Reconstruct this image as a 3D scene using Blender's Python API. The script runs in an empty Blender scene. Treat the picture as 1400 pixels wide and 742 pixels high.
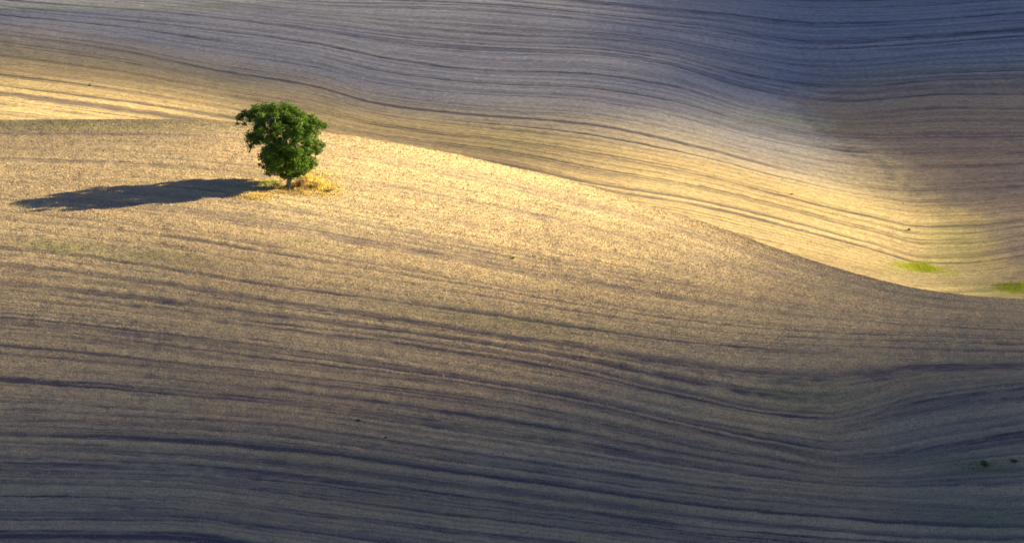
import bpy, math, random
import numpy as np
from mathutils import Vector

sc = bpy.context.scene
col = sc.collection
R = math.radians

# ------------------------------------------------------------------ camera, sky, sun, exposure
CAM_Z = 76.5
PITCH = R(9.0)
FOC = 5600.0 / 1400.0                      # focal length in picture widths (a long lens)
cam_d = bpy.data.cameras.new('camera')
cam = bpy.data.objects.new('camera', cam_d)
col.objects.link(cam)
cam.location = (0, 0, CAM_Z)
cam.rotation_euler = (R(90) - PITCH, 0, 0)
cam_d.sensor_fit = 'HORIZONTAL'
cam_d.sensor_width = 36.0
cam_d.lens = 36.0 * FOC
cam_d.clip_start = 1.0
cam_d.clip_end = 60000.0
sc.camera = cam

SUN_AZ = R(80.5)
SUN_EL = R(21.0)
world = bpy.data.worlds.new('World')
sc.world = world
world.use_nodes = True
wn, wl = world.node_tree.nodes, world.node_tree.links
sky = wn.new('ShaderNodeTexSky')
sky.sky_type = 'NISHITA'
sky.sun_disc = False
sky.sun_elevation = SUN_EL
sky.sun_rotation = SUN_AZ
sky.air_density = 0.32
sky.dust_density = 0.25
sky.ozone_density = 3.8
wl.new(sky.outputs[0], wn['Background'].inputs[0])
wn['Background'].inputs[1].default_value = 0.05

sun_d = bpy.data.lights.new('sun', 'SUN')
sun_d.energy = 5.0
sun_d.angle = R(0.5)
sun_d.color = (1.0, 0.81, 0.45)
sun = bpy.data.objects.new('sun', sun_d)
col.objects.link(sun)
S = Vector((math.cos(SUN_EL) * math.sin(SUN_AZ), math.cos(SUN_EL) * math.cos(SUN_AZ), math.sin(SUN_EL)))
sun.rotation_euler = S.to_track_quat('Z', 'Y').to_euler()
sun.location = (300, 600, 200)

sc.view_settings.view_transform = 'Standard'
sc.view_settings.look = 'None'
sc.view_settings.gamma = 1.0
sc.view_settings.exposure = 2.5

# ------------------------------------------------------------------ numeric helpers
rng = np.random.default_rng(7)
random.seed(7)

def curve(pts):
    """Smooth monotone curve through (x, y) points, straight beyond its ends."""
    xs = np.array([p[0] for p in pts], float); ys = np.array([p[1] for p in pts], float)
    h = np.diff(xs); d = np.diff(ys) / h
    m = np.zeros(len(xs))
    m[0], m[-1] = d[0], d[-1]
    for i in range(1, len(xs) - 1):
        if d[i-1] * d[i] > 0:
            w1, w2 = 2*h[i] + h[i-1], h[i] + 2*h[i-1]
            m[i] = (w1 + w2) / (w1/d[i-1] + w2/d[i])
    def f(x):
        x = np.asarray(x, float)
        i = np.clip(np.searchsorted(xs, x) - 1, 0, len(h) - 1)
        t = (x - xs[i]) / h[i]
        tc = np.clip(t, 0, 1)
        y = ((2*tc**3 - 3*tc**2 + 1) * ys[i] + (tc**3 - 2*tc**2 + tc) * h[i] * m[i]
             + (-2*tc**3 + 3*tc**2) * ys[i+1] + (tc**3 - tc**2) * h[i] * m[i+1])
        return y + np.where(t < 0, t * h[i] * m[i], 0) + np.where(t > 1, (t - 1) * h[i] * m[i+1], 0)
    return f

_TAB = [np.random.default_rng(100 + k).random((256, 256)) for k in range(12)]
def vnoise(x, y, k=0):
    """Smooth value noise, -1..1."""
    t = _TAB[k]
    xi, yi = np.floor(x), np.floor(y)
    fx, fy = x - xi, y - yi
    fx = fx*fx*(3 - 2*fx); fy = fy*fy*(3 - 2*fy)
    a, b = xi.astype(np.int64) & 255, yi.astype(np.int64) & 255
    a1, b1 = (a + 1) & 255, (b + 1) & 255
    return 2 * ((t[a, b]*(1-fx) + t[a1, b]*fx)*(1-fy) + (t[a, b1]*(1-fx) + t[a1, b1]*fx)*fy) - 1
def fbm(x, y, k=0, n=3):
    s, a, tot = 0, 1.0, 0
    for i in range(n):
        s = s + a * vnoise(x * 2**i + 17.3*i, y * 2**i + 5.1*i, (k + i) % 12); tot += a; a *= 0.5
    return s / tot
def sstep(a, b, x):
    t = np.clip((x - a) / (b - a), 0, 1)
    return t*t*(3 - 2*t)

# ------------------------------------------------------------------ the lie of the land
# bearings: q = x / y in thousandths of the frame scale (700 = straight ahead), sight: line-of-sight slope code
SC = 5600.0
CP, SP = math.cos(PITCH), math.sin(PITCH)
def bearing(x, y):
    q = 700 + SC * CP * x / np.maximum(y, 250.0)
    # beyond the sector in view the land carries on evenly
    return 700 + 760 * np.tanh((q - 700) / 1100) / np.tanh(700 / 1100) * (700 / 760)
def slope_of(v):
    b = (371 - v) / SC
    return (b * CP - SP) / (CP + b * SP)

crest_v = curve([(-300, 172), (-100, 167), (0, 165), (200, 164), (330, 171), (450, 186), (560, 203), (700, 229), (800, 251),
                 (900, 278), (1000, 307), (1100, 342), (1200, 374), (1280, 395), (1340, 404), (1400, 409), (1700, 420)])
crest_y = curve([(-300, 612), (0, 611), (393, 606), (700, 593), (1000, 566), (1200, 545), (1400, 528), (1700, 515)])

def near_v(q, y):
    s = crest_y(q) - y
    m = 4.0 + 0.35 * sstep(700, 1300, q)
    k = m * (np.sqrt(s*s + 42.0**2) - 42.0)
    k = np.where(s < 0, k * 1.15, k)
    v = crest_v(q) + k
    # the hollow at the lower right
    hx = curve([(460, 1135), (540, 1165), (620, 1200), (700, 1260), (800, 1330)])(v)
    d = (q - hx)
    v = v + 7 * np.exp(-(d / 110)**2) * sstep(450, 620, v) - 14 * sstep(0, 320, d) * sstep(430, 620, v)
    return v

far_a = curve([(480, 680), (560, 560), (620, 490), (660, 440), (690, 398), (740, 328), (800, 250), (860, 180), (920, 116),
               (1000, 44), (1080, -10), (1180, -42), (1300, -56), (1400, -60)])
gully_q = curve([(-60, 1085), (30, 1092), (120, 1104), (175, 1150), (230, 1228), (270, 1285), (330, 1335), (400, 1400), (480, 1480)])
def far_v(q, y):
    a = far_a(y)
    d = q - gully_q(a)
    e = np.sqrt(d*d + 75.0**2) - 75.0
    g = np.where(d < 0, -150 * (1 - np.exp(-e / 650)), -0.11 * e)
    spur = 10 * np.sin((q - 300) / 190.0) * sstep(60, 200, a) * (1 - sstep(700, 1000, q))
    return a + g + spur

def base_height(x, y):
    q = bearing(x, y)
    yn = np.clip(y, 330.0, 760.0)
    vn = near_v(q, yn)
    zn = CAM_Z + yn * slope_of(vn)
    zn = zn - np.maximum(y - 760, 0) * 0.3
    yf = np.clip(y, 500.0, 1350.0)
    vf = far_v(q, yf)
    zf = CAM_Z + yf * slope_of(vf)
    zf = zf - np.maximum(500 - y, 0) * 0.3 + 8 * np.sin(x / 400 + 1) * np.sin(y / 510) * sstep(1400, 2200, y)
    zc = 74.8 - 0.42 * np.maximum(y + 5, 0) - 6 * vnoise(x / 300 + 9.4, y / 300, 4) * sstep(20, 200, np.abs(x))
    w = 2.2
    mx = np.maximum(np.maximum(zn, zf), zc)
    z = mx + w * np.log(np.exp((zn - mx)/w) + np.exp((zf - mx)/w) + np.exp((zc - mx)/w))
    return z, zn, zf, q, vn, vf

# tillage: the runs of the harvester, as level lines of a smooth field
NEAR_RUNS = [
    (-70, [(-300, 20), (0, 15), (1400, 260), (1700, 270)]),
    (0,  [(-300, 172), (0, 165), (200, 164), (330, 171), (450, 186), (560, 203), (700, 229), (800, 251), (900, 278), (1000, 307), (1100, 342), (1200, 374), (1280, 395), (1400, 409), (1700, 420)]),
    (40, [(-300, 262), (0, 291), (160, 311), (320, 336), (480, 361), (640, 386), (800, 411), (960, 432), (1120, 447), (1280, 455), (1400, 460), (1700, 462)]),
    (60, [(-300, 322), (0, 350), (160, 371), (320, 397), (480, 417), (640, 437), (800, 457), (960, 474), (1120, 484), (1280, 489), (1400, 492), (1700, 492)]),
    (72, [(-300, 380), (0, 402), (160, 422), (320, 442), (480, 461), (640, 482), (800, 506), (960, 537), (1100, 560), (1165, 564), (1218, 552), (1280, 531), (1400, 516), (1700, 490)]),
    (87, [(-300, 430), (0, 452), (160, 470), (320, 489), (480, 507), (640, 527), (800, 551), (960, 584), (1090, 609), (1185, 626), (1246, 622), (1307, 607), (1400, 586), (1700, 540)]),
    (114, [(-300, 545), (0, 558), (180, 570), (346, 581), (468, 595), (560, 607), (720, 626), (900, 650), (1060, 668), (1205, 680), (1307, 688), (1400, 692), (1700, 680)]),
    (146, [(-300, 680), (0, 682), (200, 686), (320, 700), (480, 718), (640, 735), (800, 750), (960, 764), (1120, 776), (1400, 790), (1700, 790)]),
    (210, [(-300, 960), (1700, 1040)]),
]
FAR_RUNS = [
    (160, [(-300, -190), (0, -110), (400, -80), (1000, -30), (1200, -20), (1400, -30), (1700, -40)]),
    (110, [(-300, -90), (0, -34), (200, -16), (400, 3), (600, 8), (800, 22), (1000, 42), (1150, 62), (1250, 58), (1400, 44), (1700, 20)]),
    (78, [(-300, -50), (0, 3), (200, 22), (400, 45), (543, 67), (686, 78), (800, 80), (929, 95), (1057, 132), (1186, 149), (1314, 139), (1400, 140), (1700, 130)]),
    (40, [(-300, -10), (0, 43), (143, 67), (257, 91), (400, 114), (486, 137), (600, 151), (800, 164), (971, 194), (1100, 226), (1200, 247), (1270, 254), (1400, 248), (1700, 225)]),
    (0, [(-300, 60), (0, 112), (143, 134), (300, 160), (500, 195), (700, 222), (821, 246), (971, 268), (1100, 297), (1220, 330), (1290, 350), (1340, 349), (1400, 338), (1700, 300)]),
    (-40, [(-300, 180), (0, 215), (500, 270), (900, 320), (1050, 350), (1200, 384), (1300, 404), (1400, 400), (1700, 380)]),
    (-160, [(-300, 480), (1700, 640)]),
]
def run_field(runs, q, v):
    lv = np.array([r[0] for r in runs], float)
    rows = np.stack([curve(r[1])(q) for r in runs])
    out = np.zeros_like(q)
    n = len(runs)
    for i in range(n - 1):
        t = (v - rows[i]) / np.maximum(rows[i+1] - rows[i], 1e-3)
        lo = t >= 0 if i > 0 else np.ones_like(q, bool)
        val = lv[i] + t * (lv[i+1] - lv[i])
        out = np.where(lo, val, out)
    return out

def near_cover(x, y, q, v):
    """run coordinate, band strength 0..1 (bare worn strips), fine relief for the near hill."""
    f = run_field(NEAR_RUNS, q, v)
    f = f + 0.8 * vnoise(x / 34, f / 9, 1) + 0.22 * vnoise(x / 7, f / 3, 2)
    j_ = 0.5 * vnoise(x / 4.0, f / 1.1, 4) + 0.5 * vnoise(x / 1.1, f / 0.5, 2)
    ph = f / 5.6 + 0.42 * vnoise(f / 21 + 3, x / 190, 3) + 0.10 * vnoise(x / 24, f / 5, 8)
    lanes = sstep(-0.15, 0.95, np.cos(2 * np.pi * ph) + 0.28 * j_) * (0.45 + 0.55 * sstep(-0.6, 0.5, vnoise(x / 110 + 9, f / 5.5, 9)))
    wide = sstep(-0.10, 0.75, vnoise(x / 170 + 4, f / 1.75, 5) + 0.25 * vnoise(x / 30, f / 1.8, 6) + 0.22 * j_)
    mid = sstep(-0.10, 0.75, vnoise(x / 130 + 40, f / 0.95 + 9, 7) + 0.22 * j_)
    thin = sstep(-0.10, 0.75, vnoise(x / 80 + 70, f / 0.50, 3) + 0.25 * j_)
    band = np.clip(0.36 * lanes + 0.46 * wide + 0.52 * mid + 0.50 * thin - 0.10, 0, 1)
    band = band * (0.58 + 0.42 * sstep(4, 60, f + 5 * vnoise(x / 30, f / 6, 1) - 26 * sstep(250, -50, q)))
    hol = sstep(1120, 1230, q) * sstep(46, 60, f) * (1 - sstep(96, 108, f))
    band = np.clip(band * (1 - 0.45 * hol) + 0.5 * hol * sstep(-0.2, 0.95, np.cos(2 * np.pi * (f / 13.0 + 0.1)) + 0.4 * j_ + 0.4 * vnoise(x / 40, f / 1.4, 6)), 0, 1)
    rel = -0.10 * band + 0.03 * vnoise(x / 11, f / 0.9, 9) + 0.06 * vnoise(x / 1.3, y / 1.3, 10)
    return f, band, rel

def far_cover(x, y, q, v):
    f = run_field(FAR_RUNS, q, v)
    f = f + 1.0 * vnoise(x / 50, f / 12, 1) + 0.3 * vnoise(x / 12, f / 3, 2)
    j_ = 0.5 * vnoise(x / 6, f / 1.5, 4) + 0.5 * vnoise(x / 1.8, f / 0.8, 2)
    ph = f / 6.4 + 0.45 * vnoise(f / 18 + 3, x / 240, 3) + 0.08 * vnoise(x / 30, f / 5, 8)
    lanes = sstep(0.1, 0.98, np.cos(2 * np.pi * ph) + 0.2 * j_) * (0.2 + 0.8 * sstep(-0.5, 0.5, vnoise(x / 140 + 9, f / 5.5, 9)))
    wide = sstep(-0.05, 0.75, vnoise(x / 210 + 4, f / 2.1, 5) + 0.22 * vnoise(x / 45, f / 2.0, 6) + 0.18 * j_)
    mid = sstep(-0.05, 0.72, vnoise(x / 170 + 40, f / 1.25 + 9, 7) + 0.18 * j_)
    thin = sstep(-0.05, 0.72, vnoise(x / 120 + 70, f / 0.62, 3) + 0.2 * j_)
    band = np.clip(0.34 * lanes + 0.40 * wide + 0.46 * mid + 0.46 * thin - 0.12, 0, 1)
    rel = -0.14 * band + 0.09 * vnoise(x / 22, f / 1.1, 9) + 0.07 * vnoise(x / 1.9, y / 1.9, 10)
    # washed-out ditch along the gully
    gq = gully_q(far_a(np.clip(y, 500, 1350))) + 14 * vnoise(y / 7, y * 0, 11) + 7 * vnoise(y / 2, y * 0, 10)
    dm = (q - gq) / SC * y
    ditch = np.exp(-(dm / 0.9)**2) * sstep(760, 800, y) * (1 - sstep(880, 930, y))
    rel = rel - 0.12 * ditch * (0.4 + 0.6 * sstep(-0.3, 0.4, vnoise(y / 9, x / 9, 4)))
    return f, band, rel, ditch

def land(x, y):
    x = np.asarray(x, float); y = np.asarray(y, float)
    z, zn, zf, q, vn, vf = base_height(x, y)
    fn, bn, rn = near_cover(x, y, q, vn)
    ff, bf, rf, di = far_cover(x, y, q, vf)
    near = zn >= zf
    d = zn - zf
    wn_ = sstep(-2.0, 2.0, d)
    z = z + rn * wn_ + rf * (1 - wn_)
    return dict(z=z, near=near, q=q, v=np.where(near, vn, vf), f=np.where(near, fn, ff), band=bn*wn_ + bf*(1-wn_), ditch=di*(1-wn_))

def ground_z(x, y):
    return float(land(np.array([x]), np.array([y]))['z'][0])

# ------------------------------------------------------------------ materials
def new_mat(name):
    m = bpy.data.materials.new(name); m.use_nodes = True
    nt = m.node_tree
    for n in list(nt.nodes): nt.nodes.remove(n)
    return m, nt, (lambda t, **k: _node(nt, t, k))
def _node(nt, t, k):
    n = nt.nodes.new(t)
    for a, b in k.items(): setattr(n, a, b)
    return n
def mixc(nt, fac, a, b, mode='MIX'):
    n = nt.nodes.new('ShaderNodeMix'); n.data_type = 'RGBA'; n.blend_type = mode
    for s, val in ((n.inputs[0], fac), (n.inputs[6], a), (n.inputs[7], b)):
        if hasattr(val, 'is_linked'): nt.links.new(val, s)
        elif isinstance(val, (int, float)): s.default_value = val
        else: s.default_value = (*val, 1)
    return n.outputs[2]
def mth(nt, op, a, b=0.0, clamp=False):
    n = nt.nodes.new('ShaderNodeMath'); n.operation = op; n.use_clamp = clamp
    for s, val in ((n.inputs[0], a), (n.inputs[1], b)):
        if hasattr(val, 'is_linked'): nt.links.new(val, s)
        else: s.default_value = val
    return n.outputs[0]
def ramp(nt, fac, lo, hi):
    n = nt.nodes.new('ShaderNodeMapRange'); n.interpolation_type = 'SMOOTHSTEP'
    nt.links.new(fac, n.inputs[0]); n.inputs[1].default_value = lo; n.inputs[2].default_value = hi
    return n.outputs[0]

def field_material(name, straw, straw2, soil, weed, fine, bump_d):
    m, nt, N = new_mat(name)
    L = nt.links.new
    out = N('ShaderNodeOutputMaterial'); bs = N('ShaderNodeBsdfPrincipled')
    L(bs.outputs[0], out.inputs[0])
    bs.inputs['Roughness'].default_value = 0.95
    bs.inputs['Specular IOR Level'].default_value = 0.12
    pos = N('ShaderNodeNewGeometry').outputs['Position']
    at = lambda nm: _attr(nt, nm)
    band, green, row = at('band'), at('green'), at('row')
    sx = N('ShaderNodeSeparateXYZ'); L(pos, sx.inputs[0])
    cb = N('ShaderNodeCombineXYZ')
    L(mth(nt, 'MULTIPLY', sx.outputs[0], 0.12), cb.inputs[0]); L(mth(nt, 'MULTIPLY', row, 1.6), cb.inputs[1])
    def noise(vec, scale, detail=3, rough=0.6):
        n = N('ShaderNodeTexNoise'); n.inputs['Scale'].default_value = scale
        n.inputs['Detail'].default_value = detail; n.inputs['Roughness'].default_value = rough
        L(vec, n.inputs['Vector']); return n.outputs[0]
    streak = noise(cb.outputs[0], 1.0, 4, 0.65)
    grain = noise(pos, fine, 3, 0.7)
    blot = noise(pos, 0.035, 3, 0.5)
    c = mixc(nt, ramp(nt, blot, 0.35, 0.68), straw, straw2)
    k = mth(nt, 'ADD', mth(nt, 'MULTIPLY', band, 0.98), mth(nt, 'MULTIPLY', ramp(nt, streak, 0.45, 0.80), 0.42))
    k = mth(nt, 'ADD', k, mth(nt, 'MULTIPLY', ramp(nt, grain, 0.50, 0.78), 0.50), True)
    shade_tint = at('shade_tint')
    c = mixc(nt, shade_tint, c, (0.46, 0.435, 0.43))  # blue-grey of the shaded slope mixed into the base colour
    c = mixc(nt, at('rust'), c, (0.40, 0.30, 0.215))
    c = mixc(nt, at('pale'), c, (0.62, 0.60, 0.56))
    c = mixc(nt, k, c, mixc(nt, shade_tint, soil, (0.11, 0.11, 0.135)))
    cs = N('ShaderNodeCombineXYZ')
    L(mth(nt, 'MULTIPLY', sx.outputs[0], fine * 0.5), cs.inputs[0]); L(mth(nt, 'MULTIPLY', row, fine * 1.1), cs.inputs[1])
    spk = noise(cs.outputs[0], 1.0, 3, 0.65)
    c = mixc(nt, ramp(nt, spk, 0.30, 0.70), mixc(nt, 0.40, c, (0.05, 0.042, 0.04)), c)
    c = mixc(nt, mth(nt, 'MULTIPLY', green, ramp(nt, grain, 0.25, 0.6)), c, weed)
    L(c, bs.inputs['Base Color'])
    bp = N('ShaderNodeBump'); bp.inputs['Strength'].default_value = 1.0; bp.inputs['Distance'].default_value = bump_d
    L(mth(nt, 'ADD', grain, mth(nt, 'MULTIPLY', streak, 0.35)), bp.inputs['Height'])
    L(bp.outputs[0], bs.inputs['Normal'])
    return m
def _attr(nt, nm):
    n = nt.nodes.new('ShaderNodeAttribute'); n.attribute_name = nm
    return n.outputs['Fac']

M_NEAR = field_material('stubble', (0.66, 0.515, 0.295), (0.59, 0.445, 0.255), (0.105, 0.086, 0.100), (0.16, 0.20, 0.06), 3.2, 0.10)
M_FAR = field_material('stubble_far', (0.62, 0.475, 0.235), (0.56, 0.42, 0.205), (0.15, 0.12, 0.10), (0.24, 0.30, 0.03), 1.7, 0.14)

# ------------------------------------------------------------------ ground: one fan-shaped sheet of quads out to the horizon
def axis_y():
    segs = [(-9000, -2000, 6), (-2000, 0, 14), (0, 380, 30), (380, 412, 24), (412, 622, 700), (622, 672, 30), (672, 800, 270),
            (800, 1120, 520), (1120, 1500, 30), (1500, 4000, 20), (4000, 26000, 16)]
    out = []
    for a, b, n in segs: out += list(np.linspace(a, b, n, endpoint=False))
    return np.array(out + [26000.0])
def axis_a():
    core = np.linspace(-0.146, 0.146, 320)
    side = 0.146 + np.concatenate([np.linspace(0.004, 0.08, 14), np.geomspace(0.1, 18, 26)])
    return np.concatenate([-side[::-1], core, side])
Y1, A1 = axis_y(), axis_a()
w_ = np.maximum(Y1, 0) + 330 * np.exp(-np.maximum(Y1, 0) / 220)
w_ = np.where(Y1 < 0, 330 - 0.9 * Y1, w_)
X = A1[None, :] * w_[:, None]
Y = np.repeat(Y1[:, None], len(A1), 1)
G = land(X.ravel(), Y.ravel())
ny, na = X.shape
q_, v_, near_ = G['q'], G['v'], G['near']

def blob(cq, cv, rq, rv, tilt=0.0):
    d = (v_ - cv) - tilt * (q_ - cq)
    return np.exp(-((q_ - cq) / rq)**2 - (d / rv)**2)
xx, yy = X.ravel(), Y.ravel()
gn = 0.5 + 0.5 * fbm(xx / 5, yy / 5, 2)
green = np.zeros_like(xx)
green += near_ * (0.55 * blob(60, 337, 45, 9, 0.15) + 0.45 * blob(180, 350, 90, 10, 0.14) + 0.4 * blob(1140, 540, 70, 22, 0.1)
         + 0.30 * blob(690, 440, 130, 14, 0.12) + 0.7 * blob(1345, 635, 50, 10, 0.1) + 0.35 * blob(1370, 705, 70, 22)
         + 0.15 * blob(850, 690, 300, 26) + 0.15 * blob(470, 640, 140, 18, 0.1) + 0.5 * blob(385, 330, 30, 4, .1)
         + 0.4 * blob(100, 172, 320, 7))
green += (~near_) * (0.6 * blob(1262, 366, 34, 9) + 0.5 * blob(1380, 398, 40, 9) + 0.35 * blob(1330, 340, 40, 50) + 0.3 * blob(1110, 165, 90, 14, 0.1) + 0.15 * blob(700, 190, 60, 18) + 0.05 * blob(1200, 290, 200, 60, .3)
         + 0.3 * blob(150, 8, 200, 6))
green = np.clip(green * (0.35 + 1.1 * gn), 0, 1)
green = np.clip(green + np.where(near_, 0.10, 0.03) * sstep(0.2, 0.8, fbm(xx / 16, G['f'] / 3, 6)), 0, 1)

idx = np.arange(ny * na).reshape(ny, na)
quads = np.stack([idx[:-1, :-1], idx[:-1, 1:], idx[1:, 1:], idx[1:, :-1]], -1).reshape(-1, 4)
P = np.stack([xx, yy, G['z']], 1)

def sheet(name, faces, mat, attrs):
    used, inv = np.unique(faces.ravel(), return_inverse=True)
    me = bpy.data.meshes.new(name)
    nv, nf = len(used), len(faces)
    me.vertices.add(nv); me.loops.add(nf * 4); me.polygons.add(nf)
    me.vertices.foreach_set('co', P[used].astype(np.float32).ravel())
    me.loops.foreach_set('vertex_index', inv.astype(np.int32).ravel())
    me.polygons.foreach_set('loop_start', np.arange(0, nf * 4, 4, dtype=np.int32))
    me.polygons.foreach_set('use_smooth', np.ones(nf, bool))
    me.update(calc_edges=True)
    for nm, a in attrs.items():
        me.attributes.new(nm, 'FLOAT', 'POINT').data.foreach_set('value', a[used].astype(np.float32))
    me.materials.append(mat)
    o = bpy.data.objects.new(name, me); col.objects.link(o)
    return o
shade_tint = (~near_) * sstep(18, 62, G['f'] + 7 * fbm(xx / 60, G['f'] / 6, 4)) * (1 - 0.75 * sstep(1080, 1280, q_) * sstep(40, 170, v_))  # where the upper far slope gets its blue shade painted into the soil colour
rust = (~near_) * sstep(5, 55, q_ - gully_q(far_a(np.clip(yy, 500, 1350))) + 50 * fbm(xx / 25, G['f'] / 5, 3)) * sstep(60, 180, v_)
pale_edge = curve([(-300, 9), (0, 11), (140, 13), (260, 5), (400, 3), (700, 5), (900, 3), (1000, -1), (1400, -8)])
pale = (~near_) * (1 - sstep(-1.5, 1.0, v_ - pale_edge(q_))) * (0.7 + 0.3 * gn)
attrs = dict(shade_tint=shade_tint, rust=rust, pale=pale, band=np.clip(G['band'] + 0.25 * G['ditch'], 0, 1), green=green, row=G['f'])
qn = near_[quads].sum(1) >= 2
mid_y = yy[quads].mean(1)
near_hill = sheet('near_hill', quads[qn], M_NEAR, attrs); near_hill['kind'] = 'structure'
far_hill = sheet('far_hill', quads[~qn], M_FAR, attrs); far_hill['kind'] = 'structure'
near_hill['label'] = 'pale stubble hill in the foreground with the lone tree on it'
far_hill['label'] = 'striped hillside across the valley behind the stubble hill'

# ------------------------------------------------------------------ generic mesh builder
def mesh_obj(name, verts, faces, mat, parent=None, smooth=False, attrs=None, face_n=None):
    me = bpy.data.meshes.new(name)
    verts = np.asarray(verts, np.float32); faces = np.asarray(faces, np.int32)
    nf, k = faces.shape
    me.vertices.add(len(verts)); me.loops.add(nf * k); me.polygons.add(nf)
    me.vertices.foreach_set('co', verts.ravel())
    me.loops.foreach_set('vertex_index', faces.ravel())
    me.polygons.foreach_set('loop_start', np.arange(0, nf * k, k, dtype=np.int32))
    if smooth: me.polygons.foreach_set('use_smooth', np.ones(nf, bool))
    me.update(calc_edges=True)
    for nm, a in (attrs or {}).items():
        me.attributes.new(nm, 'FLOAT', 'POINT').data.foreach_set('value', np.asarray(a, np.float32))
    me.materials.append(mat)
    o = bpy.data.objects.new(name, me); col.objects.link(o)
    if parent: o.parent = parent
    return o

# ------------------------------------------------------------------ unseen vapour sheet towards the sun, added and shaped to shade the hills
SHADE_H = 420.0
#SHADE_TABLE_BEGIN
SHADE_T = (1049.8, 1492.2)      # metres towards the sun
SHADE_W = (363.5, 1064.3)      # metres across it
SHADE_TAU = np.array([[int(k) for k in r.split()] for r in '''
80 82 84 86 88 90 91 93 94 95 96 97 97 97 96 95 93 91 89 87 85 82 80 78 76 74
82 84 87 89 91 93 95 97 99 100 102 104 104 104 103 101 98 95 92 89 86 84 81 78 76 73
83 86 89 91 94 96 98 99 101 104 106 109 109 109 107 104 101 97 94 90 87 83 80 77 75 72
83 87 90 94 97 99 100 101 102 103 106 109 110 109 107 103 100 96 92 88 84 81 77 75 72 69
80 85 90 95 100 104 106 102 99 105 105 106 102 95 95 94 92 88 85 81 78 75 72 70 67 65
73 78 84 90 97 104 108 109 104 83 84 96 100 89 84 82 79 77 74 72 69 67 65 63 62 60
62 66 70 75 79 82 75 64 65 77 63 59 65 66 65 64 63 63 62 60 59 58 57 56 55 54
49 51 53 56 60 65 66 59 51 44 41 42 49 48 48 49 49 50 50 50 50 49 49 49 48 48
38 40 41 43 44 43 43 47 35 28 29 32 37 43 44 43 42 42 42 42 42 42 42 42 42 42
30 31 33 36 41 46 33 30 25 15 17 28 44 55 50 43 40 38 37 37 37 37 37 37 37 38
23 23 24 25 27 26 23 20 10 4 11 38 58 49 40 36 34 32 32 32 32 32 33 33 33 34
18 17 17 18 19 15 8 8 2 1 12 44 40 34 31 29 27 27 27 27 28 28 29 29 30 30
15 14 14 14 14 10 5 3 2 4 11 13 16 18 19 20 21 22 23 23 24 25 26 26 27 28
15 14 15 16 15 9 5 2 0 0 1 4 8 11 13 15 17 18 19 20 21 22 23 24 25 25
17 18 18 18 19 17 10 1 2 3 4 5 7 9 11 13 15 16 18 19 20 21 22 23 23 24
20 22 24 26 25 21 17 13 10 9 8 9 10 11 12 14 15 17 18 19 20 21 21 22 23 23
19 19 20 20 20 18 16 15 13 12 12 12 13 14 15 16 17 18 19 20 21 22 22 23 23 23
18 18 18 18 17 17 16 15 15 15 15 15 16 17 17 18 19 20 21 22 23 24 24 24 24 24
18 18 17 17 17 17 17 16 16 16 17 17 17 17 18 18 18 19 20 23 27 28 28 27 26 25
19 19 18 18 18 18 18 17 17 17 17 16 16 16 16 16 16 15 15 35 40 36 32 29 27 26
20 20 19 19 19 18 18 18 17 17 16 15 15 14 14 13 12 11 12 26 35 33 30 28 27 26
20 20 20 20 19 19 18 18 17 16 15 14 13 12 11 10 10 11 11 23 34 32 29 27 26 25
21 20 20 19 19 19 18 18 17 17 15 14 12 10 9 8 10 12 12 16 26 29 28 27 26 25
20 19 19 18 18 17 18 18 18 18 18 17 15 12 11 11 11 11 12 13 22 30 29 28 27 27
19 18 17 15 14 13 13 14 16 19 21 23 24 24 17 14 10 11 12 17 38 39 34 31 30 29
19 17 15 13 10 8 7 6 7 13 22 26 27 27 22 16 14 12 14 29 45 44 38 35 33 32
20 19 17 14 12 10 8 6 7 13 19 28 30 29 23 18 17 18 20 27 41 41 39 37 36 35
24 22 21 19 17 15 14 16 19 24 33 37 34 29 24 23 25 25 25 26 42 45 43 41 40 39
28 28 27 26 25 24 24 28 34 37 39 42 39 42 42 33 32 29 26 31 46 52 49 46 44 43
33 34 34 34 35 37 37 39 44 47 51 51 46 43 36 36 38 35 37 43 51 54 53 51 49 47
38 38 39 41 42 42 43 47 49 49 51 49 44 41 38 38 42 45 41 46 55 55 55 54 52 51
40 41 42 44 45 46 47 46 46 48 49 48 41 41 41 42 48 52 46 48 58 56 56 57 57 56
41 41 42 43 44 45 45 43 42 43 43 42 40 40 42 42 49 62 62 63 62 60 61 63 65 65
40 40 39 39 40 41 41 41 43 42 42 42 40 40 39 39 45 60 77 101 105 104 100 93 85 79
39 39 38 36 35 34 34 36 35 38 38 38 38 38 40 41 50 55 56 80 101 105 103 97 90 85
40 39 39 38 37 37 37 37 37 37 37 39 44 44 42 41 48 72 80 104 107 77 70 74 78 80
42 41 41 40 40 40 40 40 40 40 41 41 41 41 43 45 54 70 77 84 84 76 76 81 85 87
44 44 44 44 44 44 44 44 44 44 44 44 44 43 42 41 44 66 81 104 109 109 110 108 104 101
47 47 47 47 48 48 49 49 50 50 50 49 47 44 42 41 46 70 83 104 107 109 110 109 107 104
49 50 51 51 52 53 54 55 56 56 57 57 57 57 58 62 68 69 72 96 109 109 107 105 104 102
52 53 54 55 56 57 58 60 61 63 65 66 68 70 71 71 68 64 65 92 106 107 105 103 101 99
55 56 57 58 59 61 62 64 66 68 69 71 73 74 74 74 72 70 75 95 103 102 100 99 98 96
57 58 59 60 62 63 65 66 68 70 72 74 75 77 78 79 80 82 85 89 92 94 94 94 94 93
58 59 60 62 63 65 66 68 69 71 73 75 76 78 79 80 82 83 85 87 88 89 90 90 90 89
'''.strip().split('\n')]) / 20.0
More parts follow.
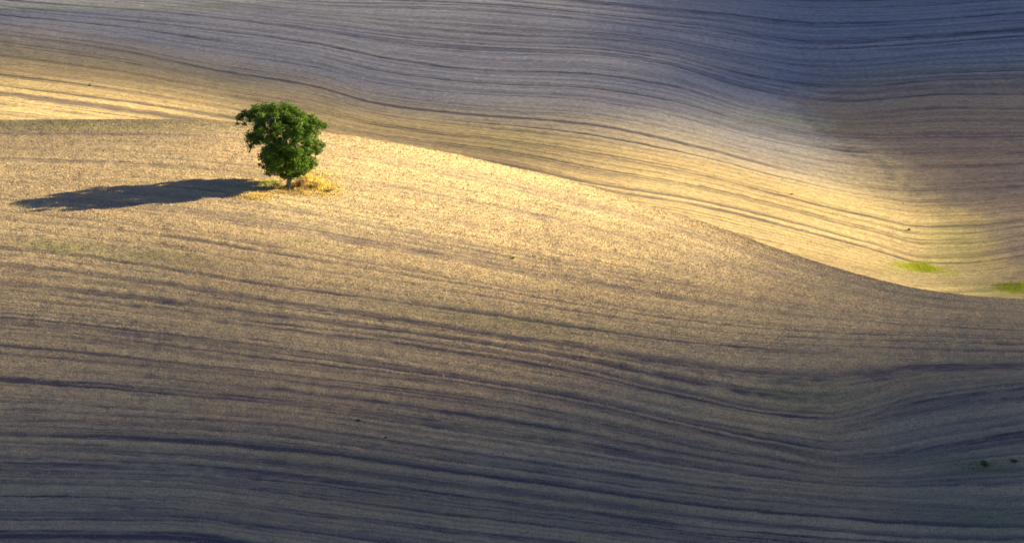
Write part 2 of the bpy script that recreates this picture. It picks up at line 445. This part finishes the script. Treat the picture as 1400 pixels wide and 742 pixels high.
#SHADE_TABLE_END
def build_shade_cloud():  # added volume, thickness set by the shade wanted on the ground
    nr, nc = SHADE_TAU.shape
    pad_t, pad_w, k = 260.0, 320.0, 3
    dt, dw = (SHADE_T[1] - SHADE_T[0]) / (nc - 1), (SHADE_W[1] - SHADE_W[0]) / (nr - 1)
    t = np.arange(SHADE_T[0] - pad_t, SHADE_T[1] + pad_t + 1, dt / k)
    w = np.arange(SHADE_W[0] - pad_w, SHADE_W[1] + pad_w + 1, dw / k)
    T, W = np.meshgrid(t, w)
    ft = np.clip((T - SHADE_T[0]) / dt, 0, nc - 1.001); fw = np.clip((W - SHADE_W[0]) / dw, 0, nr - 1.001)
    it, iw = ft.astype(int), fw.astype(int)
    a, b = ft - it, fw - iw
    a = a*a*(3 - 2*a); b = b*b*(3 - 2*b)
    q = SHADE_TAU
    tau = (q[iw, it]*(1-a) + q[iw, it+1]*a)*(1-b) + (q[iw+1, it]*(1-a) + q[iw+1, it+1]*a)*b
    tau = tau * (1 + 0.16 * fbm(T / 46, W / 30, 5))
    out = np.maximum(np.maximum(SHADE_T[0] - T, T - SHADE_T[1]) / pad_t, np.maximum(SHADE_W[0] - W, W - SHADE_W[1]) / pad_w)
    tau = tau * (1 - sstep(0.45, 1.0, out + 0.12 * fbm(T / 60, W / 60, 2)))
    dens = 0.09
    th = np.maximum(tau, 0) * math.sin(SUN_EL) / dens + 0.03
    hx, hy = math.sin(SUN_AZ), math.cos(SUN_AZ)
    x, y = T * hx - W * hy, T * hy + W * hx
    n0, n1 = T.shape
    bill = 1.2 * fbm(T / 25, W / 25, 8) * sstep(0.5, 2, th)
    up = np.stack([x, y, SHADE_H + 0.6 * th + bill], -1).reshape(-1, 3)
    dn = np.stack([x, y, SHADE_H - 0.4 * th + bill], -1).reshape(-1, 3)
    ix = np.arange(n0 * n1).reshape(n0, n1); N_ = n0 * n1
    qs = np.stack([ix[:-1, :-1], ix[:-1, 1:], ix[1:, 1:], ix[1:, :-1]], -1).reshape(-1, 4)
    rim = np.concatenate([ix[0, :], ix[1:, -1], ix[-1, -2::-1], ix[-2:0:-1, 0]])
    nx = np.roll(rim, -1)
    side = np.stack([rim + N_, nx + N_, nx, rim], -1)
    F = np.concatenate([qs, qs[:, ::-1] + N_, side])
    # make it wind outwards whatever the axes' handedness
    e1 = up[qs[0, 1]] - up[qs[0, 0]]; e2 = up[qs[0, 3]] - up[qs[0, 0]]
    if np.cross(e1, e2)[2] < 0: F = F[:, ::-1]
    m, nt, N = new_mat('shade_vapour')
    outp = N('ShaderNodeOutputMaterial'); v = N('ShaderNodeVolumePrincipled')
    v.inputs['Color'].default_value = (0.45, 0.47, 0.5, 1); v.inputs['Density'].default_value = dens
    v.inputs['Anisotropy'].default_value = 0.5
    nt.links.new(v.outputs[0], outp.inputs['Volume'])
    o = mesh_obj('shade_cloud', np.concatenate([up, dn]), F, m, smooth=True)
    o['kind'] = 'stuff'; o['label'] = 'unseen vapour sheet added before the low sun to shade the hills'
    return o
build_shade_cloud()

# ------------------------------------------------------------------ tree
def leaf_material():
    m, nt, N = new_mat('leaves')
    L = nt.links.new
    out = N('ShaderNodeOutputMaterial')
    pr = N('ShaderNodeBsdfPrincipled'); tr = N('ShaderNodeBsdfTranslucent'); mx = N('ShaderNodeMixShader')
    t = _attr(nt, 'tone')
    c = mixc(nt, t, (0.034, 0.090, 0.010), (0.125, 0.235, 0.024))
    L(c, pr.inputs['Base Color']); pr.inputs['Roughness'].default_value = 0.55
    pr.inputs['Specular IOR Level'].default_value = 0.3
    L(mixc(nt, t, (0.09, 0.21, 0.008), (0.26, 0.42, 0.02)), tr.inputs['Color'])
    mx.inputs[0].default_value = 0.30
    L(pr.outputs[0], mx.inputs[1]); L(tr.outputs[0], mx.inputs[2]); L(mx.outputs[0], out.inputs[0])
    return m
def bark_material():
    m, nt, N = new_mat('bark')
    L = nt.links.new
    out = N('ShaderNodeOutputMaterial'); pr = N('ShaderNodeBsdfPrincipled'); L(pr.outputs[0], out.inputs[0])
    tc = N('ShaderNodeTexCoord'); mp = N('ShaderNodeMapping'); mp.inputs['Scale'].default_value = (6, 6, 1.2)
    L(tc.outputs['Object'], mp.inputs[0])
    n = N('ShaderNodeTexNoise'); n.inputs['Scale'].default_value = 1.4; n.inputs['Detail'].default_value = 5
    L(mp.outputs[0], n.inputs['Vector'])
    L(mixc(nt, ramp(nt, n.outputs[0], 0.3, 0.7), (0.10, 0.085, 0.065), (0.34, 0.30, 0.24)), pr.inputs['Base Color'])
    pr.inputs['Roughness'].default_value = 0.9
    b = N('ShaderNodeBump'); b.inputs['Distance'].default_value = 0.06; L(n.outputs[0], b.inputs['Height']); L(b.outputs[0], pr.inputs['Normal'])
    return m
M_LEAF, M_BARK = leaf_material(), bark_material()

def tube(path, radii, seg=8, lump=0.0):
    path = np.asarray(path, float); n = len(path)
    V, F = [], []
    up = np.array([0.13, 0.97, 0.2])
    for i in range(n):
        t = path[min(i+1, n-1)] - path[max(i-1, 0)]; t /= np.linalg.norm(t)
        a = np.cross(t, up); a /= np.linalg.norm(a); b = np.cross(t, a)
        for k in range(seg):
            th = 2*math.pi*k/seg
            r = radii[i] * (1 + lump * math.sin(3*th + 1.3) + 0.5*lump * math.sin(5*th + i))
            V.append(path[i] + r * (math.cos(th)*a + math.sin(th)*b))
    for i in range(n-1):
        for k in range(seg):
            k2 = (k+1) % seg
            F.append((i*seg+k, i*seg+k2, (i+1)*seg+k2, (i+1)*seg+k))
    return V, F

TREE = np.array([-30.75, 560.0])
TZ = ground_z(*TREE)
PXM = 0.1009
tree = bpy.data.objects.new('oak_tree', None); col.objects.link(tree)
tree.location = (TREE[0], TREE[1], TZ)
tree['label'] = 'lone leafy green tree on the stubble hill, casting a long shadow'
tree['category'] = 'tree'

# foliage masses: sideways, up, away from the viewer, radius (metres, from the foot of the trunk)
def cl(X_, Y_, R_, d): return ((X_ / 5.493 + 315 - 395) * PXM, (254 - 130 - Y_ / 5.493) * PXM, d, R_ / 5.493 * PXM)
CL = [cl(*a) for a in [
 (200,84,42,0),(265,78,42,1),(335,72,46,-.6),(415,76,48,.6),(478,100,48,0),(540,132,48,-1),(600,165,46,.5),(655,196,42,0),(705,215,28,.4),
 (72,150,30,0),(108,122,32,.3),(145,142,28,-.2),(58,196,14,0),(108,196,20,.2),(160,110,22,0),
 (205,155,44,.6),(215,220,46,-.5),(285,165,34,1.6),(300,262,42,.5),(355,165,50,-1.6),(430,165,58,1),(500,190,58,-.6),(570,222,54,.5),(622,258,46,0),(460,228,34,1.6),(545,280,40,0),(370,225,26,2),
 (152,288,42,0),(182,330,32,.3),(152,368,24,0),(220,308,26,0),(143,404,10,0),(128,330,14,-.3),
 (225,262,40,.6),(262,325,30,.3),(420,300,30,1.5),(360,320,32,-.8),(500,310,30,-1.0),(640,340,48,0),(690,360,26,.3),(600,385,48,.5),(565,330,30,1),(655,402,32,0),
 (272,402,44,0),(330,390,54,-1),(400,400,66,.6),(470,400,62,-1.2),(540,430,56,0),(600,480,46,0),(242,440,34,0),(282,482,52,.6),(350,490,62,-.7),(430,500,66,1),(510,510,60,-.6),(580,520,46,.3),(300,556,40,0),(400,592,30,0.2),(460,592,28,-.3),(370,566,36,.6),(450,566,34,-.5),(505,578,32,0),(545,566,28,.4),(246,520,20,0),(642,500,22,0),(218,502,12,0)]]
core = [c for c in CL if c[3] > 0.55 and -6.2 < c[0] < 4.8]
for (cx, cz, d, r) in core:
    for s_ in (-1, 1):
        k = random.uniform(0.78, 0.9)
        CL.append((-0.6 + (cx + 0.6) * k, 6 + (cz - 6) * k + 0.15, d + s_ * random.uniform(1.9, 3.0), r * random.uniform(0.6, 0.85)))
    if -4 < cx < 3 and 2.0 < cz < 10.5:
        CL.append((-0.6 + (cx + 0.6) * 0.6, 6 + (cz - 6) * 0.7, random.choice((-1, 1)) * random.uniform(3.2, 4.2), r * 0.75))

def leaves(clumps, per_m2, size):
    V, Fc, T = [], [], []
    pts, nrm, tone = [], [], []
    for (cx, cz, d, r) in clumps:
        n = int(per_m2 * r * r) + 14
        u = rng.normal(size=(n, 3)); u /= np.linalg.norm(u, axis=1)[:, None]
        rad = r * (0.25 + 0.85 * rng.random(n) ** 0.55)
        if r < 0.45: rad = r * np.abs(rng.normal(0, 0.75, n))
        lump = 1 + 0.28 * np.sin(u[:, 0]*5 + cx*3) * np.sin(u[:, 2]*6 + cz*2)
        p = u * (rad * lump)[:, None] * np.array([1.08, 1.0, 0.88]) + np.array([cx, d, cz])
        pts.append(p); nrm.append(u)
        tone.append(np.clip(rng.normal(random.uniform(0.3, 0.6), 0.22, n), 0, 1))
    p = np.concatenate(pts); u = np.concatenate(nrm); t = np.concatenate(tone)
    keep = p[:, 2] > 0.95 + 0.25 * np.sin(p[:, 0] * 2)
    p, u, t = p[keep], u[keep], t[keep]
    n = len(p)
    nv = u * 0.7 + rng.normal(size=(n, 3)) * 0.7 + np.array([0, 0, 0.35]); nv /= np.linalg.norm(nv, axis=1)[:, None]
    a = np.cross(nv, rng.normal(size=(n, 3))); a /= np.linalg.norm(a, axis=1)[:, None]
    b = np.cross(nv, a)
    s = (size * rng.uniform(0.65, 1.35, n))[:, None]
    fold = nv * s * 0.18
    V = np.stack([p - a*s*0.6, p - b*s*0.34 + fold, p + a*s*0.6, p + b*s*0.34 + fold], 1).reshape(-1, 3)
    F = np.arange(4*n).reshape(n, 4)
    F = np.concatenate([F[:, [0, 1, 2]], F[:, [0, 2, 3]]])
    return V, F, np.repeat(t, 4)
V, F, T = leaves(CL, 900, 0.19)
mesh_obj('crown', V, F, M_LEAF, tree, attrs={'tone': T})

# trunk with flared, ribbed foot
hts = np.array([-0.35, 0.0, 0.25, 0.6, 1.1, 1.7, 2.4, 3.2])
path = np.stack([0.02 + 0.10*np.sin(hts*0.9) - 0.03*hts, 0.05*np.cos(hts), hts], 1)
path[:, 0] -= path[1, 0]
V, F = tube(path, [0.85, 0.58, 0.44, 0.38, 0.35, 0.33, 0.32, 0.30], 16, 0.10)
mesh_obj('trunk', V, F, M_BARK, tree, smooth=True)
top = path[-1]
# limbs: greedy branching from the fork to every foliage mass, gathered by main limb
mains = [cl(*a) for a in [(330,330,0,.3),(240,190,0,.2),(400,260,0,-.8),(420,240,0,1.2),(520,250,0,-.5),(580,330,0,.4),(300,470,0,-.6),(530,480,0,.6)]]
nodes = []
limbs = [[] for _ in mains]
for i, (mx_, mz, md, _) in enumerate(mains):
    e = np.array([mx_, md, mz])
    st = path[-2] if mz < 5 else top
    mid = st * 0.5 + e * 0.5 + np.array([0, 0, -0.15]) + rng.normal(size=3) * 0.12
    pts_ = [st, st*0.7 + mid*0.3 + rng.normal(size=3)*0.05, mid, mid*0.5 + e*0.5 + rng.normal(size=3)*0.1, e]
    limbs[i].append((pts_, [0.27, 0.23, 0.19, 0.15, 0.11]))
    for p_ in pts_[2:]: nodes.append((p_, i))
for (cx, cz, d, r) in CL:
    e = np.array([cx, d, cz])
    j = min(range(len(nodes)), key=lambda k: np.linalg.norm(nodes[k][0] - e) + 0.25 * max(0, nodes[k][0][2] - e[2]))
    s0, li = nodes[j]
    L_ = np.linalg.norm(e - s0)
    if L_ < 0.3: continue
    mid = (s0 + e) / 2 + rng.normal(size=3) * 0.09 * L_
    limbs[li].append(([s0, mid, e], [0.09, 0.06, 0.03]))
    if r > 0.3: nodes.append((e, li)); nodes.append((mid, li))
for lb in limbs:
    V, F = [], []
    for pts_, rad in lb:
        v2, f2 = tube(pts_, rad, 6, 0.05)
        o_ = len(V); V += v2; F += [tuple(k + o_ for k in f) for f in f2]
    mesh_obj('limb', V, F, M_BARK, tree, smooth=True)

# ------------------------------------------------------------------ standing straw of the harvested rows
def straw_material(name, pale, brown, weed):
    m, nt, N = new_mat(name)
    L = nt.links.new
    out = N('ShaderNodeOutputMaterial'); pr = N('ShaderNodeBsdfPrincipled')
    c = mixc(nt, _attr(nt, 'tone'), brown, pale)
    c = mixc(nt, _attr(nt, 'shade_tint'), c, mixc(nt, _attr(nt, 'tone'), (0.235, 0.23, 0.245), (0.48, 0.46, 0.475)))  # same painted shade colour on the far straw
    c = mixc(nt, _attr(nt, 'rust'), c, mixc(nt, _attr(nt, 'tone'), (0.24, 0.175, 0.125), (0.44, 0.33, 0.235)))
    c = mixc(nt, _attr(nt, 'weed'), c, weed)
    L(c, pr.inputs['Base Color']); pr.inputs['Roughness'].default_value = 0.85
    pr.inputs['Specular IOR Level'].default_value = 0.15
    L(pr.outputs[0], out.inputs[0])
    return m
M_STRAW = straw_material('straw', (0.68, 0.535, 0.315), (0.28, 0.215, 0.155), (0.12, 0.17, 0.04))
M_STRAW_FAR = straw_material('straw_far', (0.62, 0.475, 0.235), (0.30, 0.225, 0.13), (0.22, 0.30, 0.03))

def tufts(n, y0, y1, near, h0, h1, w0, w1, pw=1.0):
    a = rng.uniform(-0.142, 0.142, n); y = np.sqrt(rng.uniform(y0**2, y1**2, n)); x = a * y
    g = land(x, y)
    ok = (g['near'] == near) & (rng.random(n) > 0.93 * sstep(0.05, 0.7, g['band']))
    if near: ok &= y < crest_y(g['q']) + 4
    x, y, z, f, q, v = (k[ok] for k in (x, y, g['z'], g['f'], g['q'], g['v']))
    n = len(x)
    patch = 0.5 + 0.5 * fbm(x / 16.0, f / 0.55, 3)
    big = 0.5 + 0.5 * fbm(x / 1.6, y / 2.6, 9)
    tone = np.clip(rng.normal(0.0 + 0.85 * patch + 0.3 * big, 0.17), 0, 1)
    h = rng.uniform(h0, h1, n) * (0.7 + 0.6 * patch); w = rng.uniform(w0, w1, n)
    yaw = rng.uniform(0, np.pi, n)
    dx, dy = np.cos(yaw) * w / 2, np.sin(yaw) * w / 2
    lx, ly = rng.normal(0, 0.25, n) * h, rng.normal(0, 0.25, n) * h
    lx2, ly2 = rng.normal(0, 0.3, n) * h, rng.normal(0, 0.3, n) * h
    zb = z - 0.03
    V = np.stack([np.stack([x - dx, y - dy, zb], 1), np.stack([x + dx, y + dy, zb], 1),
                  np.stack([x + lx - dx * 0.6, y + ly, z + h], 1), np.stack([x + lx2 + dx * 0.8, y + ly2, z + h * 0.8], 1)], 1).reshape(-1, 3)
    b = np.arange(n)[:, None] * 4
    F = np.concatenate([b + np.array([[0, 1, 2]]), b + np.array([[0, 1, 3]])])
    return V, F, np.repeat(tone, 4), x, y, q, v
def cover_at(x, y, src):
    # nearest sheet vertex carries the weed cover
    j = np.clip(np.searchsorted(Y1, y), 0, ny - 1)
    i = np.clip(np.searchsorted(A1, x / w_[j]), 0, na - 1)
    return np.repeat(src[j * na + i], 4)
V, F, T, tx, ty, tq, tv = tufts(600000, 414, 616, True, 0.11, 0.22, 0.04, 0.09)
st = mesh_obj('stubble', V, F, M_STRAW, attrs={'tone': T, 'weed': cover_at(tx, ty, green), 'shade_tint': cover_at(tx, ty, shade_tint), 'rust': cover_at(tx, ty, rust)})
st['kind'] = 'stuff'; st['label'] = 'cut straw stubble covering the near hill'; st['category'] = 'stubble'
V, F, T, tx, ty, tq, tv = tufts(350000, 655, 1080, False, 0.04, 0.11, 0.07, 0.17)
st = mesh_obj('stubble', V, F, M_STRAW_FAR, attrs={'tone': T, 'weed': cover_at(tx, ty, green), 'shade_tint': cover_at(tx, ty, shade_tint), 'rust': cover_at(tx, ty, rust)})
st['kind'] = 'stuff'; st['label'] = 'cut straw stubble covering the hillside across the valley'; st['category'] = 'stubble'

# ------------------------------------------------------------------ grasses, bushes and weeds
def blade_material(name, a, b, trans=0.25):
    m, nt, N = new_mat(name)
    L = nt.links.new
    out = N('ShaderNodeOutputMaterial'); pr = N('ShaderNodeBsdfPrincipled'); tr = N('ShaderNodeBsdfTranslucent'); mx = N('ShaderNodeMixShader')
    c = mixc(nt, _attr(nt, 'tone'), a, b)
    L(c, pr.inputs['Base Color']); L(c, tr.inputs['Color']); pr.inputs['Roughness'].default_value = 0.7
    pr.inputs['Specular IOR Level'].default_value = 0.2
    mx.inputs[0].default_value = trans
    L(pr.outputs[0], mx.inputs[1]); L(tr.outputs[0], mx.inputs[2]); L(mx.outputs[0], out.inputs[0])
    return m
M_GOLD = blade_material('dry_grass', (0.32, 0.23, 0.10), (0.70, 0.55, 0.16))
M_LUSH = blade_material('lush_grass', (0.16, 0.23, 0.03), (0.54, 0.58, 0.05))
M_WEED = blade_material('weed_leaf', (0.06, 0.10, 0.035), (0.14, 0.19, 0.06))
M_BRUSH = blade_material('brush_leaf', (0.14, 0.10, 0.05), (0.42, 0.32, 0.12))
M_RUST = blade_material('rusty_leaf', (0.13, 0.075, 0.04), (0.34, 0.20, 0.09))
M_TWIG = bark_material()

def blades(px, py, h, w, lean, tone):
    """Bent grass blades, two triangles and a tip each, standing on the ground."""
    n = len(px); pz = land(px, py)['z'] - 0.04
    yaw = rng.uniform(0, 2*np.pi, n)
    ax, ay = np.cos(yaw) * w / 2, np.sin(yaw) * w / 2
    lx, ly = rng.normal(0, lean, n) * h, rng.normal(0, lean, n) * h
    S_ = lambda x, y, z: np.stack([x, y, z], 1)
    V = np.stack([S_(px-ax, py-ay, pz), S_(px+ax, py+ay, pz), S_(px+lx*.4+ax*.8, py+ly*.4+ay*.8, pz+h*.6),
                  S_(px+lx*.4-ax*.8, py+ly*.4-ay*.8, pz+h*.6), S_(px+lx, py+ly, pz+h)], 1).reshape(-1, 3)
    b = np.arange(n)[:, None] * 5
    F = np.concatenate([b + np.array([[0, 1, 2]]), b + np.array([[0, 2, 3]]), b + np.array([[3, 2, 4]])])
    return V, F, np.repeat(tone, 5)
def grass_patch(name, label, mat, spots, hmul=1.0):
    """spots: (x, y, radius x, radius y, blades, height, tone)"""
    Vs, Fs, Ts, o_ = [], [], [], 0
    for (cx, cy, rx, ry, n, h, tn) in spots:
        r = np.sqrt(rng.random(n)) * rng.uniform(0.6, 1.25, n); th = rng.uniform(0, 2*np.pi, n)
        px, py = cx + rx * r * np.cos(th), cy + ry * r * np.sin(th)
        clump = 0.5 + 0.5 * fbm(px / 0.9, py / 0.9, 6)
        ok = rng.random(n) < 0.15 + 1.3 * clump
        px, py, clump, r = px[ok], py[ok], clump[ok], r[ok]
        hh = h * hmul * (0.45 + 0.9 * clump) * (1.1 - 0.55 * r) * rng.uniform(0.6, 1.2, len(px))
        v, f, t = blades(px, py, hh, rng.uniform(0.05, 0.13, len(px)), 0.35, np.clip(rng.normal(tn + 0.5 * (clump - .5), 0.2), 0, 1))
        Vs.append(v); Fs.append(f + o_); Ts.append(t); o_ += len(v)
    o = mesh_obj(name, np.concatenate(Vs), np.concatenate(Fs), mat, attrs={'tone': np.concatenate(Ts)})
    o['kind'] = 'stuff'; o['label'] = label; o['category'] = 'grass'
    return o
tx0, ty0 = TREE
grass_patch('dry_grass', 'golden dry grass growing round the foot of the tree', M_GOLD, [
    (tx0 + 3.0, ty0 + 2.6, 2.6, 4.2, 2900, 0.68, 0.85), (tx0 + 1.6, ty0 + 0.6, 2.0, 2.2, 1100, 0.6, 0.35), (tx0 + 1.0, ty0 + 1.0, 8.5, 9.0, 2200, 0.22, 0.8),
    (tx0 - 4.5, ty0 - 4.5, 3.6, 1.6, 900, 0.35, 0.75), (tx0 + 0.5, ty0 - 2.0, 6.5, 1.5, 1100, 0.3, 0.3),
    (tx0 + 5.5, ty0 + 1.0, 2.6, 4.5, 900, 0.35, 0.8), (tx0 + 0.2, ty0 - 0.4, 1.6, 1.0, 500, 0.5, 0.3), (tx0 + 2.2, ty0 + 7.5, 5.0, 3.0, 700, 0.4, 0.8)])
grass_patch('shaded_grass', 'patch of green grass in the shade left of the trunk', M_LUSH, [(tx0 - 2.6, ty0 + 1.2, 2.2, 2.2, 500, 0.4, 0.0)])
grass_patch('green_grass', 'bright yellow-green grass strip in the valley behind the hill crest', M_LUSH, [
    (72.0, 706.5, 2.4, 5.5, 3600, 0.38, 0.7), (69.5, 704.5, 3.6, 5.5, 1900, 0.25, 1.0), (75.0, 704.0, 4.0, 7.5, 900, 0.25, 0.8)])
grass_patch('valley_grass', 'green grass at the right edge where the valley floor shows', M_LUSH, [
    (85.0, 693.0, 2.8, 5.5, 2000, 0.3, 0.5), (87.0, 693.0, 3.5, 5.5, 900, 0.32, 0.6), (87.6, 695.5, 1.0, 2.2, 300, 0.5, 1.0)])

def bush(name, label, cat, x, y, w, h, n, leaf, mat, stems=9, droop=0.0, up=0.45):
    root = bpy.data.objects.new(name, None); col.objects.link(root)
    root.location = (x, y, ground_z(x, y) - 0.03)
    root['label'] = label; root['category'] = cat
    V, F = [], []; tips = []
    for k in range(stems):
        th = random.uniform(0, 2*math.pi); r = w * random.uniform(0.2, 0.9)
        e = np.array([r*math.cos(th), r*math.sin(th), h * random.uniform(0.45, 1.0)])
        m_ = e * 0.5 + np.array([0, 0, 0.12*h]) + rng.normal(size=3) * 0.05 * h
        v2, f2 = tube([np.array([0.1*e[0], 0.1*e[1], 0]), m_, e], [0.03*h + 0.01, 0.02*h + 0.006, 0.006], 5)
        o_ = len(V); V += v2; F += [tuple(q + o_ for q in f) for f in f2]
        tips += [e, m_, (e + m_) / 2]
    mesh_obj('stem', V, F, M_TWIG, root, smooth=True)
    tips = np.array(tips)
    c = tips[rng.integers(0, len(tips), n)] + rng.normal(size=(n, 3)) * np.array([w*0.20, w*0.20, h*0.13])
    c[:, 2] = np.abs(c[:, 2])
    nv = rng.normal(size=(n, 3)) + np.array([0, 0, up]); nv /= np.linalg.norm(nv, axis=1)[:, None]
    a = np.cross(nv, rng.normal(size=(n, 3))); a /= np.linalg.norm(a, axis=1)[:, None]; b = np.cross(nv, a)
    s_ = (leaf * rng.uniform(0.6, 1.4, n))[:, None]
    V = np.stack([c - a*s_*.6, c - b*s_*.3, c + a*s_*.6, c + b*s_*.3], 1).reshape(-1, 3)
    I = np.arange(4*n).reshape(n, 4)
    mesh_obj('foliage', V, np.concatenate([I[:, [0,1,2]], I[:, [0,2,3]]]), mat, root, attrs={'tone': np.repeat(np.clip(rng.normal(.5, .28, n), 0, 1), 4)})
    return root
bush('dry_bush', 'small straw-coloured bush just left of the tree trunk', 'bush', -32.5, 559.0, 0.95, 1.05, 500, 0.15, M_BRUSH)
bush('dry_bush', 'rust-brown bush against the right side of the tree trunk', 'bush', -29.2, 560.3, 1.15, 1.5, 650, 0.16, M_RUST, 12)
bush('dry_bush', 'yellow-brown bush a few steps right of the trunk, in golden grass', 'bush', -27.4, 560.6, 1.1, 0.9, 480, 0.15, M_BRUSH)
bush('dry_bush', 'low sprawling dry bush furthest right of the tree trunk', 'bush', -25.2, 559.9, 1.3, 0.55, 320, 0.12, M_BRUSH, 14)
bush('weed', 'small dark weed in the shaded foreground, upper of a close pair', 'weed', -18.0, 471.8, 0.32, 0.25, 90, 0.12, M_WEED, 5)
bush('weed', 'small dark weed in the shaded foreground, lower of a close pair', 'weed', -14.6, 466.0, 0.25, 0.22, 70, 0.12, M_WEED, 5)
bush('weed', 'tiny green weed alone on the sunlit slope of the near hill', 'weed', 0.3, 533.3, 0.45, 0.25, 120, 0.14, M_LUSH, 5)
bush('weed', 'dark shrub speck on the lit far hillside at the left', 'weed', -83.1, 802.5, 0.4, 0.4, 80, 0.16, M_WEED, 5)
bush('weed', 'dark weed low on the sunlit far slope, above the green grass strip', 'weed', 73.2, 746.3, 0.4, 0.3, 80, 0.16, M_WEED, 5)
bush('weed', 'dark weed on the brightest part of the sunlit far slope', 'weed', 52.7, 766.0, 0.4, 0.25, 80, 0.16, M_WEED, 5)
bush('weed', 'leafy dark green weed near the lower right corner, bigger of two', 'weed', 52.2, 444.3, 0.7, 0.5, 300, 0.16, M_WEED, 8)
bush('weed', 'leafy dark green weed at the right edge, smaller of two', 'weed', 55.5, 443.0, 0.5, 0.4, 180, 0.15, M_WEED, 6)
